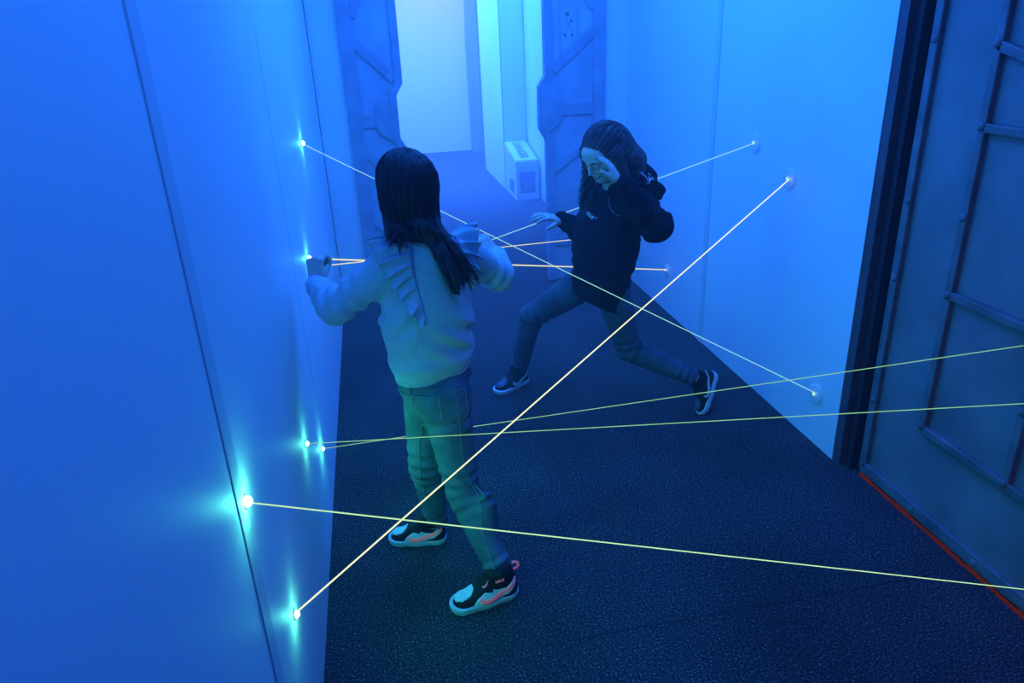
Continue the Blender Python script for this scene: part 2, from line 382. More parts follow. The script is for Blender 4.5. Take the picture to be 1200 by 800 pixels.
class Field:
    def __init__(s, prims, disp=None, cut=None): s.p = prims; s.disp = disp; s.cut = cut
    def __call__(s, X, prims=None):
        d = combine(s.p if prims is None else prims, X)
        if s.disp is not None: d = d + s.disp(X)
        if s.cut is not None: d = s.cut(d, X)
        return d
    def grad(s, X, e=1e-3):
        g = np.stack([s(X + e * np.eye(3)[i]) - s(X - e * np.eye(3)[i]) for i in range(3)], 1)
        return g / (np.linalg.norm(g, axis=1, keepdims=True) + 1e-9)
    def project(s, X, off=0, it=8):
        X = np.atleast_2d(np.array(X, float))
        for _ in range(it): X = X - s.grad(X) * (s(X) - off)[:, None]
        return X
    def bounds(s):
        lo = np.full(3, 1e9); hi = -lo
        for p in s.p:
            if p.get('sub'): continue
            if p['t'] == 'rc':
                r = max(p['ra'], p['rb']) * 1.0; P = [p['a'] - r, p['b'] - r, p['a'] + r, p['b'] + r]
            else: r = p['r'].max(); P = [p['c'] - r, p['c'] + r]
            lo = np.minimum(lo, np.min(P, 0)); hi = np.maximum(hi, np.max(P, 0))
        return lo - .02, hi + .02
def polygonize(F, v, nb=12, lo=None, hi=None):
    L0, H0 = F.bounds()
    lo = L0 if lo is None else np.maximum(L0, lo); hi = H0 if hi is None else np.minimum(H0, hi)
    S = v * nb; n = np.ceil((hi - lo) / S).astype(int) + 1
    gi = np.stack(np.meshgrid(*[np.arange(m) for m in n], indexing='ij'), -1).reshape(-1, 3)
    cen = lo + (gi + .5) * S; R = S * .87
    vals = np.stack([pd(p, cen) for p in F.p], 1)
    pos = np.array([not p.get('sub') for p in F.p]); ks = np.array([p['k'] for p in F.p])
    dmin = vals[:, pos].min(1)
    keep = dmin < R * 1.35 + ks.max() + .012
    W = (n * nb + 2); mul = A(1, W[0], W[0] * W[1]).astype(np.int64)
    rngc = np.arange(nb + 1)
    lc = np.stack(np.meshgrid(rngc, rngc, rngc, indexing='ij'), -1).reshape(-1, 3)
    keys = []; vp = []; quads = []
    for bi in np.nonzero(keep)[0]:
        base = gi[bi] * nb
        sel = [p for j, p in enumerate(F.p) if vals[bi, j] < R * 1.5 + ks.max() + .004]
        if not any(not p.get('sub') for p in sel): continue
        X = lo + (base + lc) * v
        d = F(X, sel).reshape(nb + 1, nb + 1, nb + 1)
        if d.min() > 0 or d.max() < 0: continue
        ins = d < 0
        c = [d[i:nb + i, j:nb + j, k:nb + k] for i in (0, 1) for j in (0, 1) for k in (0, 1)]
        cs = sum((x < 0).astype(int) for x in c); act = (cs > 0) & (cs < 8)
        idx = np.argwhere(act)
        cc = np.stack([x[act] for x in c], 1); off = A(0, 0, 0) + np.array([(i, j, k) for i in (0, 1) for j in (0, 1) for k in (0, 1)])
        acc = np.zeros((len(idx), 3)); cnt = np.zeros(len(idx))
        for a in range(8):
            for b in range(a + 1, 8):
                if np.abs(off[a] - off[b]).sum() != 1: continue
                m = (cc[:, a] < 0) != (cc[:, b] < 0); t = np.where(m, cc[:, a] / (cc[:, a] - cc[:, b] + 1e-20), 0)
                acc += m[:, None] * (off[a] + t[:, None] * (off[b] - off[a])); cnt += m
        vp.append(lo + (base + idx + acc / cnt[:, None]) * v); keys.append((base + 1 + idx) @ mul)
        for ax in range(3):
            sl0 = [slice(0, nb)] * 3; sl1 = [slice(0, nb)] * 3; sl1[ax] = slice(1, nb + 1)
            a0 = ins[tuple(sl0)]; a1 = ins[tuple(sl1)]; e = np.argwhere(a0 != a1)
            if not len(e): continue
            flip = a0[tuple(e.T)]; g = (base + 1 + e) @ mul
            u, w = [mul[k] for k in range(3) if k != ax]
            q = np.stack([g, g - u, g - u - w, g - w], 1)
            fl = flip if ax != 1 else ~flip
            q[~fl] = q[~fl][:, ::-1]; quads.append(q)
    keys = np.concatenate(keys); vp = np.concatenate(vp); quads = np.concatenate(quads)
    o = np.argsort(keys); ks_ = keys[o]; pos_ = np.searchsorted(ks_, quads); pos_ = np.clip(pos_, 0, len(ks_) - 1)
    ok = (ks_[pos_] == quads).all(1); f = o[pos_[ok]]
    return vp, f
def fast_mesh(name, v, f, m, parent, off=None):
    o_ = np.zeros(3); p = parent
    while p is not None: o_ += np.array(p.location); p = p.parent
    v = v - o_
    me = bpy.data.meshes.new(name); me.vertices.add(len(v)); me.vertices.foreach_set('co', v.ravel())
    me.loops.add(len(f) * 4); me.loops.foreach_set('vertex_index', f.ravel().astype(np.int32))
    me.polygons.add(len(f)); me.polygons.foreach_set('loop_start', np.arange(len(f), dtype=np.int32) * 4)
    me.polygons.foreach_set('use_smooth', np.ones(len(f), bool)); me.update(calc_edges=True); me.validate()
    me.materials.append(m)
    o = bpy.data.objects.new(name, me); COL.objects.link(o); o.parent = parent
    return o
def solid(name, F, v, m, parent, xf=None, lo=None, hi=None):
    V, f = polygonize(F, v, lo=lo, hi=hi)
    if xf is not None: V = xf(V)
    return fast_mesh(name, V, f, m, parent)
def waves(seed, freq, n=5):
    r = np.random.default_rng(seed); K = r.normal(size=(n, 3)); K = K / np.linalg.norm(K, axis=1, keepdims=True) * freq * r.uniform(.6, 1.5, (n, 1)); ph = r.uniform(0, 6.28, n)
    return lambda X: np.sin(X @ K.T + ph).sum(1) / n
def bump_at(X, c, r): return np.exp(-((X - c) ** 2).sum(1) / r ** 2)
def smax(a, b, k): h = np.maximum(k - np.abs(a - b), 0) / k; return np.maximum(a, b) + h * h * k / 4
def folds_along(X, a, b, freq, amp, t0=0, t1=1, seed=0):
    """ring creases round a limb between a and b, strongest between t0 and t1"""
    ba = b - a; L = np.linalg.norm(ba); q = X - a; t = q @ ba / L ** 2
    d = np.linalg.norm(q - np.outer(np.clip(t, 0, 1), ba), axis=1)
    w = np.exp(-((t - (t0 + t1) / 2) / ((t1 - t0) / 2 + 1e-6)) ** 2) * (d < .12)
    nz = waves(seed, 22)(X)
    return amp * w * np.sin(t * L * freq + 2.2 * nz)

# ------------------------------------------------------------------ anatomy
def head_prims(c, Fd, Ud):
    """c centre of skull, Fd facing, Ud up"""
    Fd = nrm(Fd); Ud = nrm(Ud - Fd * (np.dot(Ud, Fd))); Rd = np.cross(Fd, Ud)
    P = lambda f, u, r=0: c + Fd * f + Ud * u + Rd * r
    ax = (Fd, Ud, Rd); pr = []
    pr += [EL(P(-.008, .022), (.090, .083, .074), .02, ax), EL(P(.038, -.025), (.052, .068, .055), .03, ax),
           RC(P(.052, -.078), P(.060, -.086), .020, .017, .03), RC(P(.0, -.055, .043), P(.050, -.083, .014), .019, .014, .03), RC(P(.0, -.055, -.043), P(.050, -.083, -.014), .019, .014, .03),
           EL(P(.062, .030), (.026, .032, .052), .025, ax)]
    for s in (1, -1):
        pr += [EL(P(.060, -.028, .030 * s), (.024, .022, .024), .02, ax)]
        pr += [SUB(EL(P(.100, .002, .029 * s), (.017, .012, .019), .014, ax))]
        pr += [EL(P(.074, .001, .029 * s), (.0145, .0125, .0155), .004, ax)]
        pr += [RC(P(.088, .016, .012 * s), P(.078, .018, .044 * s), .006, .004, .014)]
        pr += [EL(P(-.004, -.008, .076 * s), (.019, .030, .008), .006, (nrm(Fd * .9 + Rd * .35 * s), Ud, nrm(Rd * s - .3 * Fd))), SUB(EL(P(.002, -.006, .087 * s), (.010, .018, .006), .004, ax))]
        pr += [EL(P(.092, -.033, .009 * s), (.009, .006, .006), .006, ax)]
    pr += [RC(P(.088, .006), P(.108, -.029), .006, .0085, .012), EL(P(.089, -.055), (.010, .006, .020), .008, ax), EL(P(.087, -.065), (.010, .006, .016), .007, ax),
           SUB(EL(P(.101, -.0600), (.012, .0016, .020), .003, ax)), RC(P(.062, -.088), P(.072, -.088), .015, .012, .02)]
    return pr, P
def hand_prims(w, d, n, th, L=.15, curl=(.3, .35, .3), spread=.10, thumb=(.6, .5), k=.006, knuck=False):
    """w wrist, d direction of palm, n palm normal (fingers curl towards n), th side of the thumb"""
    d = nrm(d); n = nrm(n - d * np.dot(n, d)); s = np.cross(d, n); s = s if np.dot(s, th) > 0 else -s
    pl = L * .50; pr = []
    for i, o in enumerate((.022, .008, -.008, -.021)):
        pr.append(RC(w + s * o * .55 + d * .004, w + d * pl + s * o * L / .15, .0125, .0105 if i < 3 else .009, .008, (n, .8)))
    pr.append(RC(w + d * .02 + s * .018 + n * .008, w + d * .045 + s * .022 + n * .006, .013, .011, .012))
    if knuck:
        pr = [RC(w + n * .002, w + d * pl * .9 + n * .003, .016, .020, .01, (n, .55))]
        for o in (.026, .009, -.009, -.026):
            o *= L / .15; pr.append(RC(w + s * o * .62 + d * .01, w + d * pl * .93 + s * o, .0125, .0098, .006))
            pr.append(EL(w + d * pl * (1.0 + (.02 if abs(o) < .015 else -.04)) + s * o - n * .001, (.0098, .0098, .0098), .004))
    lens = (.46, .51, .48, .38); tips = []
    for i, o in enumerate((.022, .0075, -.0075, -.0215)):
        o *= L / .15; p = w + d * pl * .97 + s * o; ang = 0; l = lens[i] * L; fan = (1.2, .35, -.4, -1.3)[i] * spread
        dd0 = nrm(d + s * fan); rr = (.0080, .0083, .0080, .0070)[i]
        for j, fr in enumerate((.43, .32, .25)):
            ang += curl[j] * (1 + .12 * i); dirj = dd0 * math.cos(ang) + n * math.sin(ang); q = p + dirj * l * fr
            pr.append(RC(p, q, rr, rr * .90, .0035)); p = q; rr *= .90
        tips.append(p)
    p = w + d * .026 * L / .15 + s * .024 + n * .008; d1 = nrm(d * .85 + s * .05 + n * .65) if knuck else nrm(d * math.cos(thumb[0]) + s * math.sin(thumb[0]) + n * .35)
    q = p + d1 * (.030 if knuck else .040) * L / .15; pr.append(RC(p, q, .0125, .0095, .008))
    d2 = nrm(d * .35 - s * .75 + n * .6) if knuck else nrm(d1 + (d - s * .6 + n * .5) * thumb[1] * .6); r_ = q + d2 * .030 * L / .15; pr.append(RC(q, r_, .0092, .0075, .004))
    return pr, tips
def limb(a, b, c, r, k=.03):
    return [RC(a, b, r[0], r[1], k), RC(b, c, r[1] * 1.03, r[2], .015)]

# ------------------------------------------------------------------ shoes (local: x forward from heel, y across, z up)
def poly_d(P, X2):
    P = np.array(P, float); d = np.full(len(X2), 1e9); s = np.ones(len(X2)); n = len(P)
    for i in range(n):
        a = P[i]; b = P[i - 1]; e = b - a; w = X2 - a; t = np.clip(w @ e / (e @ e), 0, 1)
        d = np.minimum(d, ((w - np.outer(t, e)) ** 2).sum(1))
        c1 = X2[:, 1] >= a[1]; c2 = X2[:, 1] < b[1]; c3 = e[0] * w[:, 1] > e[1] * w[:, 0]
        fl = (c1 & c2 & c3) | (~c1 & ~c2 & ~c3); s[fl] *= -1
    return s * np.sqrt(d)
def shoe(parent, heel, xd, up, L, upper, cols, text=True, ymirror=1):
    xd = nrm(xd); zd = nrm(up - xd * np.dot(up, xd)); yd = np.cross(zd, xd); B = np.array([xd, yd, zd]); heel = A(*heel); k = L / .24
    xf = lambda V: heel + (V * k) @ B
    w = lambda x, y, z: A(x, y, z)
    sole = [RC(w(.045, 0, .015), w(.12, .002, .015), .036, .037, .02, ((0, 0, 1), .45)), RC(w(.12, .002, .015), w(.190, .004, .016), .038, .044, .02, ((0, 0, 1), .40))]
    def cut(d, X): return smax(smax(d, -X[:, 2], .003), X[:, 2] - .027, .003)
    up_p = [RC(w(.046, 0, .03), w(.12, .002, .03), .035, .036, .03), RC(w(.12, .002, .028), w(.188, .004, .024), .037, .038, .03, ((0, 0, 1), .8)),
            RC(w(.048, 0, .05), w(.056, 0, .098), .032, .033, .02), RC(w(.065, 0, .095), w(.135, 0, .045), .026, .030, .03), EL(w(.092, 0, .104), (.018, .026, .014), .01)]
    U = Field(up_p, cut=lambda d, X: smax(d, .012 - X[:, 2], .003))
    sn = solid('sneaker', U, .0026, upper, parent, xf)
    Sf = Field([RC(w(.045, 0, .02), w(.12, .002, .02), .0385, .040, .02), RC(w(.12, .002, .02), w(.192, .004, .02), .041, .0455, .02)], cut=cut)
    solid('sole', Sf, .0026, cols['sole'], sn, xf)
    def patch(name, poly, off, m, side=None, plane='xz', inner=None, v=.0017):
        def c(d, X):
            q = poly_d(poly, X[:, [0, 2]] if plane == 'xz' else X[:, [0, 1]])
            d = smax(d - off, q, .001)
            if side: d = np.maximum(d, .012 - side * X[:, 1])
            if plane == 'xy': d = np.maximum(d, .036 - X[:, 2])
            return np.maximum(d, -(combine(up_p, X) + .003))
        return solid(name, Field(up_p, cut=c), v, m, sn, xf)
    for s in (1, -1):
        patch('side_panel', [(.168, .028), (.152, .048), (.134, .060), (.112, .074), (.085, .062), (.055, .062), (.030, .080), (.008, .085), (.020, .060), (.050, .040), (.085, .030), (.12, .026)], .0022, cols['side'], s)
        patch('swoosh', [(.148, .044), (.141, .057), (.137, .049), (.128, .043), (.105, .046), (.055, .061), (.004, .086), (.002, .081), (.05, .051), (.095, .034), (.125, .029), (.140, .033)], .0040, cols['swoosh'], s, v=.0015)
    patch('toe_box', [(.222, 0), (.218, .018), (.200, .030), (.170, .024), (.158, .014), (.158, -.012), (.170, -.020), (.200, -.022), (.216, -.014)], .0022, cols['toe'], plane='xy')
    # strap and heel loop, collar tab
    up_F = Field(up_p)
    patch('strap', [(.066, .125), (.112, .122), (.132, .098), (.128, .066), (.104, .062), (.090, .080), (.070, .090)], .0042, cols['strap'], v=.0019)
    hl = MB(); ring = [A(.019 - .017 * math.sin(t), 0, .112 - .014 * math.cos(t)) for t in np.linspace(-.2, 3.4, 10)]
    hl.tube([xf(p[None])[0] for p in ring], .0042 * k, 8); 
    if cols['loop']: hl.build('heel_loop', cols['loop'], sn, smooth=True)
    if text:
        q = up_F.project(A(.078, -.040 * ymirror, .098)[None], .0050)[0]; o = xf(q[None])[0]
        xdw = (A(-1, 0, .12)) @ B if ymirror < 0 else (A(1, 0, -.12)) @ B; nn = up_F.grad(q[None])[0] @ B; uy = np.cross(nn, xdw)
        text_mesh('NIKE', .013 * k, frame4(o, xdw, uy), 'lettering', cols['text'], sn, .0006)
        for s_ in (1, -1):
            pl_ = [(.106, .086), (.100, .096), (.101, .090), (.110, .084), (.128, .074), (.113, .080)]
        q2 = up_F.project(A(.116, -.022 * ymirror, .086)[None], .0035)[0]; n2 = up_F.grad(q2[None])[0]; t2 = nrm(np.cross(n2, A(0, 1, 0))) * -1; b2 = np.cross(t2, n2) * (1 if ymirror < 0 else -1); q2 = q2 + n2 * .004
        M_ = MB(); pl2 = [((a_ - .078) * .24, (b_ - .052) * .30) for a_, b_ in ((.150, .044), (.141, .060), (.135, .048), (.122, .042), (.095, .047), (.055, .061), (.004, .088), (.095, .031), (.125, .027), (.142, .033))]
        top = [xf((q2 + t2 * u + b2 * z)[None])[0] for u, z in pl2]
        M_.add(top + [t - n2 @ B * .002 for t in top], [list(range(10)), list(range(10, 20))[::-1]] + [[i, (i + 1) % 10, 10 + (i + 1) % 10, 10 + i] for i in range(10)])
        M_.build('strap_mark', cols['text'], sn)
    return sn

# ------------------------------------------------------------------ hair
def bez(P, n):
    P = [np.asarray(p, float) for p in P]; t = np.linspace(0, 1, n)[:, None]; Q = [p[None] * np.ones((n, 1)) for p in P]
    while len(Q) > 1: Q = [Q[i] * (1 - t) + Q[i + 1] * t for i in range(len(Q) - 1)]
    return Q[0]
def strands(mb, paths, r0, r1=.0003, n=3):
    for p in paths:
        rs = np.linspace(r0, r1, len(p)); mb.tube(p, rs, n, cap=False)

# ================================================================== girl at the left wall (seen from behind)
def girl_one():
    g = empty('person', (.15, 2.02, 0), 'girl seen from behind in pale ruffled sweatshirt and blue jeans touching the left wall', 'person')
    fw = nrm(A(-.42, .91, 0)); side = nrm(A(.91, .42, 0)); UP = A(0, 0, 1)
    hips = A(.115, 2.13, .675); waist = A(.112, 2.13, .78); chest = A(.120, 2.135, 1.00); nk = A(.135, 2.14, 1.13)
    sl = A(.018, 2.10, 1.075); sr = A(.246, 2.205, 1.06)
    el = A(-.158, 2.13, .955); wl = A(-.219, 2.30, .975); er = A(.362, 2.28, .955); wr = A(.385, 2.43, .975)
    hn = A(.140, 2.085, .64); hf = A(.088, 2.17, .62); kn = A(.170, 2.03, .305); an = A(.252, 1.885, .09); kf = A(.060, 2.15, .355); af = A(.083, 2.205, .09)
    hc = A(.084, 2.165, 1.283); Fd = nrm(A(-.55, .80, -.16)); Ud = nrm(A(-.02, .10, 1))
    hp, HP = head_prims(hc, Fd, Ud)
    fl = (fw, .70)
    core = [EL(hips, (.115, .078, .09), .03, (side, fw, UP)), RC(waist, chest, .088, .100, .05, fl), RC(chest, chest + A(.005, 0, .04), .105, .095, .04, fl),
            RC(sl * .85 + chest * .15, sr * .85 + chest * .15, .040, .040, .04), RC(nk + A(0, 0, -.03), hc + A(.0, -.01, -.07), .045, .042, .03)]
    arms = limb(sl, el, wl, (.038, .032, .024)) + limb(sr, er, wr, (.038, .032, .024))
    legs = limb(hn, kn, an, (.070, .048, .034)) + limb(hf, kf, af, (.070, .048, .034))
    # left hand: fist of curled fingers, knuckles up, back of the hand to the camera
    h1, _ = hand_prims(wl + A(.0, .012, .004), A(.06, .30, .92), A(.62, .72, -.25), A(.8, -.7, .0), .145, (1.0, 1.15, .8), .16, (.20, .1), .004, True)
    h2, _ = hand_prims(wr + A(-.0, .01, .004), A(-.38, .35, .50), A(-.3, .5, -.35), A(-.3, .0, .8), .135, (.35, .5, .4), .15, (.7, .4))
    body = Field(core + arms + legs + h1 + h2 + hp)
    solid('body', body, .003, M_skin, g)
    # sweatshirt
    n1 = waves(3, 16); n2 = waves(4, 40)
    L = chest - A(0, 0, .0)
    sw = [RC(A(.116, 2.13, .765), A(.112, 2.13, .90), .137, .137, .05, (fw, .72)), RC(A(.112, 2.13, .90), A(.122, 2.14, 1.02), .136, .122, .05, (fw, .72)),
          RC(sl + A(.03, .01, -.005), sr + A(-.03, -.01, -.0), .052, .052, .05), RC(nk + A(0, 0, -.045), nk + A(0, 0, -.012), .064, .056, .03),
          RC(sl, el, .060, .049, .03), RC(el, wl * .97 + el * .03, .050, .036, .02), RC(sr, er, .060, .049, .03), RC(er, wr, .050, .036, .02)]
    tb = A(0, 0, 1)
    def disp(X):
        d = .0016 * n2(X)
        tor = (1 / (1 + np.exp((np.abs(X @ side - (chest @ side)) - .15) * 80)))
        # diagonal drag folds over the lower back and blousing above the hem
        q = X[:, 2] + .9 * (X[:, 0] - .11)
        d += tor * .0085 * n1(X) * np.clip((1.02 - X[:, 2]) / .25, 0, 1)
        d += tor * .0075 * np.sin(q * 75 + 2.5 * n1(X * .6)) * np.exp(-((X[:, 2] - .83) / .07) ** 2) / (1 + np.exp(-(X[:, 0] - .10) * 60))
        d -= tor * .010 * np.exp(-((X[:, 2] - .765) / .022) ** 2)
        d += tor * .0065 * np.sin((X[:, 2] - .8 * X[:, 0]) * 60) * np.exp(-((X[:, 0] - .03) / .04) ** 2) * np.exp(-((X[:, 2] - .90) / .08) ** 2)
        d += folds_along(X, sl, el, 120, .0060, .45, 1.1, 1) + folds_along(X, el, wl, 130, .0060, -.1, .7, 2) + folds_along(X, wl, el, 170, .0035, 0, .4, 5)
        d += folds_along(X, sr, er, 120, .0040, .5, 1.1, 3) + folds_along(X, er, wr, 130, .004, -.1, .6, 4)
        return d
    hem = lambda X: (.722 + .05 * (X[:, 0] - .115) + .005 * n1(X))
    F = Field(sw, disp, lambda d, X: smax(d, hem(X) - X[:, 2], .006))
    so = solid('sweatshirt', F, .0036, M_sweat, g)
    # ribbed hem and cuffs
    def rib_disp(X): return .0011 * np.sin(np.arctan2(X[:, 1] - 2.13, X[:, 0] - .115) * 130)
    hemF = Field([RC(A(.116, 2.13, .70), A(.116, 2.13, .76), .128, .129, .02, (fw, .73))], rib_disp, lambda d, X: smax(np.maximum(d, X[:, 2] - (hem(X) + .010)), (hem(X) - .016) - X[:, 2], .004))
    solid('hem_band', hemF, .0036, M_cuff, so)
    for w_, e_ in ((wl, el), (wr, er)):
        t = nrm(w_ - e_)
        cf = Field([RC(w_ - t * .018, w_ + t * .012, .0335, .031, .01)], None, lambda d, X, t=t, w_=w_: smax(smax(d, (X - w_) @ t - .014, .003), -.022 - (X - w_) @ t, .003))
        solid('cuff', cf, .003, M_cuff, so)
    # back seam slit and neck band
    sb = MB(); c0 = nk + A(0, 0, -.002); ring = [c0 + side * math.cos(t) * .062 + fw * math.sin(t) * .056 + A(0, 0, -.004) for t in np.linspace(0, 2 * math.pi, 40)]
    ring = F.project(np.array(ring), .001); sb.tube(list(ring), .0035, 6, cap=False); sb.build('neck_band', M_cuff, so, smooth=True)
    # ruffles over the shoulders
    def ruffle(base, outs, width, nwav, seed, name='ruffle'):
        n = 140; m = 9; base = bez(base, n); base = F.project(base, .001); V = []; OF = []
        outs = bez(outs, n); r = random.Random(seed); ph = r.random() * 6
        for i in range(n):
            t = i / (n - 1); N_ = F.grad(base[i][None])[0]; T = nrm(base[min(i + 1, n - 1)] - base[max(i - 1, 0)])
            o = nrm(outs[i]); W = width(t)
            for j in range(m):
                s = j / (m - 1); a = math.sin(t * nwav * 2 * math.pi + ph + 1.2 * math.sin(t * 9 + ph)); a2 = math.cos(t * nwav * 2 * math.pi + ph)
                V.append(base[i] + o * W * s + T * a2 * .010 * s + A(0, 0, -.02) * s * s); OF.append(.005 + s * (.016 + .013 * a) + .012 * s * s)
        V = np.array(V); OF = np.array(OF)
        for _ in range(6): V = V - F.grad(V) * (F(V) - OF)[:, None] * .9
        flat_ = V
        f = [(i * m + j, i * m + j + 1, (i + 1) * m + j + 1, (i + 1) * m + j) for i in range(n - 1) for j in range(m - 1)]
        o = mesh(name, flat_, f, M_sweat, so, smooth=True)
        s_ = o.modifiers.new('s', 'SOLIDIFY'); s_.thickness = .0028; s_.offset = 0
        eb = MB(); eb.tube([flat_[i * m + m - 1] for i in range(n)], .0022, 5); eb.build('ruffle_edge', M_cuff, o, smooth=True)
    up_l = sl + A(.045, .03, .055)
    ruffle([sl + A(.070, .045, .06), sl + A(.065, .0, .080), sl + A(.060, -.07, .055), sl + A(.065, -.10, -.03), sl + A(.085, -.10, -.14)],
           [A(-1, -.1, .25), A(-1, -.3, .2), A(-1, -.5, .0), A(-1, -.5, 0)], lambda t: .125 * (1 - t) ** .8 * (.75 + .25 * min(1, t * 8)) + .014, 9, 3)
    ruffle([sr + A(-.045, .045, .05), sr + A(-.035, .0, .07), sr + A(-.025, -.07, .045), sr + A(-.025, -.10, -.03), sr + A(-.035, -.09, -.055)],
           [A(1, .1, .25), A(1, -.1, .2), A(1, -.25, .0), A(1, -.2, 0)], lambda t: .066 * (1 - t) ** .75 * (.75 + .25 * min(1, t * 8)) + .012, 9, 8)
    # jeans
    jw = waves(11, 26); jw2 = waves(12, 60)
    jp = [EL(hips + A(.002, .0, .012), (.124, .090, .10), .03, (side, fw, UP)), EL(hips + A(0.015, -.045, -.045), (.085, .065, .075), .03, (side, fw, UP)),
          RC(hn, kn, .080, .055, .03), RC(kn, an + A(0, 0, .012), .0555, .043, .012), RC(hf, kf, .078, .054, .02), RC(kf, af + A(0, 0, .012), .054, .043, .012),
          EL(kn * .45 + an * .55 + A(.012, .02, .02), (.045, .048, .10), .03, (side, fw, nrm(kn - an)))]
    def jd(X):
        d = .0030 * jw(X) + .0012 * jw2(X)
        d += folds_along(X, hn, kn, 150, .0028, .65, 1.0) + folds_along(X, kn, an, 150, .0030, -.02, .30) + folds_along(X, kn, an, 170, .0040, .82, 1.05)
        d += folds_along(X, hf, kf, 150, .0040, .7, 1.05) + folds_along(X, kf, af, 150, .0042, -.05, .3) + folds_along(X, kf, af, 170, .0040, .8, 1.05)
        d += folds_along(X, hn, kn, 110, .0030, .05, .40)
        return d
    dn = nrm(an - kn); df = nrm(af - kf)
    def jcut(d, X):
        d = smax(d, X[:, 2] - .735, .004)
        d = np.maximum(d, np.where(np.linalg.norm(X - an, axis=1) < .09, (X - an) @ dn - .008, -1))
        return np.maximum(d, np.where(np.linalg.norm(X - af, axis=1) < .09, (X - af) @ df - .008, -1))
    J = Field(jp, jd, jcut); jo = solid('jeans', J, .0034, M_jean, g)
    JP = Field(jp, jd)
    def seam(pts, n=40, r=.0016, nm='seam', m=M_stitch):
        p = JP.project(bez(pts, n), .0008); MB().tube(list(p), r, 5).build(nm, m, jo, smooth=True)
    # outer leg seam, pocket, waistband
    seam([A(.165, 2.02, .70), A(.19, 2.0, .55), A(.17, 1.93, .38), A(.21, 1.88, .25), A(.235, 1.83, .10)], 60)
    seam([A(.05, 2.06, .68), A(.04, 2.08, .50), A(.02, 2.06, .36), A(.04, 2.12, .12)], 60)
    pk = [A(.120, 2.02, .672), A(.200, 2.04, .678), A(.202, 2.03, .60), A(.162, 2.0, .575), A(.122, 2.0, .596), A(.120, 2.02, .672)]
    pts = np.concatenate([np.linspace(pk[i], pk[i + 1], 9)[:-1] for i in range(5)] + [[pk[5]]]); pts = JP.project(pts, .001)
    MB().tube(list(pts), .0017, 5).build('pocket', M_stitch, jo, smooth=True)
    for zz, rr, nm, m_ in ((.702, .0030, 'waistband', M_jean), (.674, .0014, 'waist_stitch', M_stitch)):
        ring = JP.project(np.array([A(.117, 2.13, zz) + side * math.cos(t) * .15 + fw * math.sin(t) * .10 for t in np.linspace(0, 2 * math.pi, 60)]), .0015)
        ring[:, 2] = zz; MB().tube(list(ring), rr, 6, cap=False).build(nm, m_, jo, smooth=True)
    for t in (-2.6, -1.9, -1.2, -.6):
        p = A(.117, 2.13, .690) + side * math.cos(t) * .15 + fw * math.sin(t) * .10; q = JP.project(np.array([p + A(0, 0, .014), p - A(0, 0, .014)]), .003)
        MB().bar(q[0], q[1], .008, .003, nrm(JP.grad(q[:1])[0])).build('belt_loop', M_jean, jo)
    # ankle hems
    for a_, d_ in ((an, dn), (af, df)):
        u = nrm(np.cross(d_, A(0, 1, 0))); w = np.cross(d_, u)
        ring = [a_ + d_ * .004 + (u * math.cos(t) + w * math.sin(t)) * .044 for t in np.linspace(0, 2 * math.pi, 24)]
        MB().tube(ring, .003, 6, cap=False).build('ankle_hem', M_jean, jo, smooth=True)
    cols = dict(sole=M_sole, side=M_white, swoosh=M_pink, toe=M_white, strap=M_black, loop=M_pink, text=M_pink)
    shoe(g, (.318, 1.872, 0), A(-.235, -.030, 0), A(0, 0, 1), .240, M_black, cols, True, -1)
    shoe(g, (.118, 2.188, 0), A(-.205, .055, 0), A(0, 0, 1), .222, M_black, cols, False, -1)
    # hair
    C = hc; R = lambda f, u, r=0: HP(f, u, r)
    hb = [EL(R(-.010, .024), (.097, .090, .081), .03, (Fd, Ud, nrm(np.cross(Fd, Ud)))), RC(R(-.030, .0), R(-.035, -.09), .072, .058, .04, (Fd, .8)),
          RC(R(-.035, -.08), A(.155, 2.075, 1.155), .056, .030, .04, (fw, .7)),
          RC(R(-.0, -.03, -.055), R(-.005, -.135, -.068), .034, .026, .03), RC(R(-.0, -.03, .055), R(-.005, -.12, .060), .034, .028, .03)]
    T_ = nrm(A(.15, -.1, -1))
    def hd(X):
        a = np.arctan2((X - C) @ side, -(X - C) @ fw)
        return .0010 * np.sin(a * 30 + 5 * waves(21, 9)(X)) + .0006 * np.sin(a * 67 + (X[:, 2]) * 9) + .002 * waves(22, 25)(X * A(1, 1, .25))
    tips = []
    rr = random.Random(5)
    Rv = nrm(np.cross(Fd, Ud))
    locks = []
    for i in range(46):
        u = rr.random()
        th = -1.3 + 2.6 * u
        p0 = C + (-fw * math.cos(th) + side * math.sin(th)) * .055 + A(0, 0, -.045)
        if u < .22:   tip = A(.030 + rr.uniform(-.02, .04), 2.045 + rr.uniform(-.02, .02), 1.150 + rr.uniform(-.02, .03))
        elif u < .55: tip = A(.135 + rr.uniform(-.05, .02), 2.05, 1.172 + rr.uniform(-.02, .02)); 
        elif u < .8:  tip = A(.200 + rr.uniform(-.012, .02), 2.02 + rr.uniform(-.01, .01), 1.010 + rr.uniform(-.02, .03))
        else:         tip = A(.245 + rr.uniform(-.02, .025), 2.055 + rr.uniform(-.02, .01), 1.005 + rr.uniform(-.01, .05))
        mid = (p0 * .5 + tip * .5) + A(0, -.035, .02)
        P = bez([p0, p0 + A(0, -.02, -.07), mid, tip], 7)
        d = F(P); P = P + F.grad(P) * np.maximum(0, .008 - d)[:, None]
        locks.append(P)
        for j in range(6):
            r0 = .0125 * (1 - j / 6.3) + .002; r1 = .0125 * (1 - (j + 1) / 6.3) + .002
            hb.append(RC(P[j], P[j + 1], r0, r1, .010))
    H = Field(hb, hd); ho = solid('hair', H, .0034, M_hair, g)
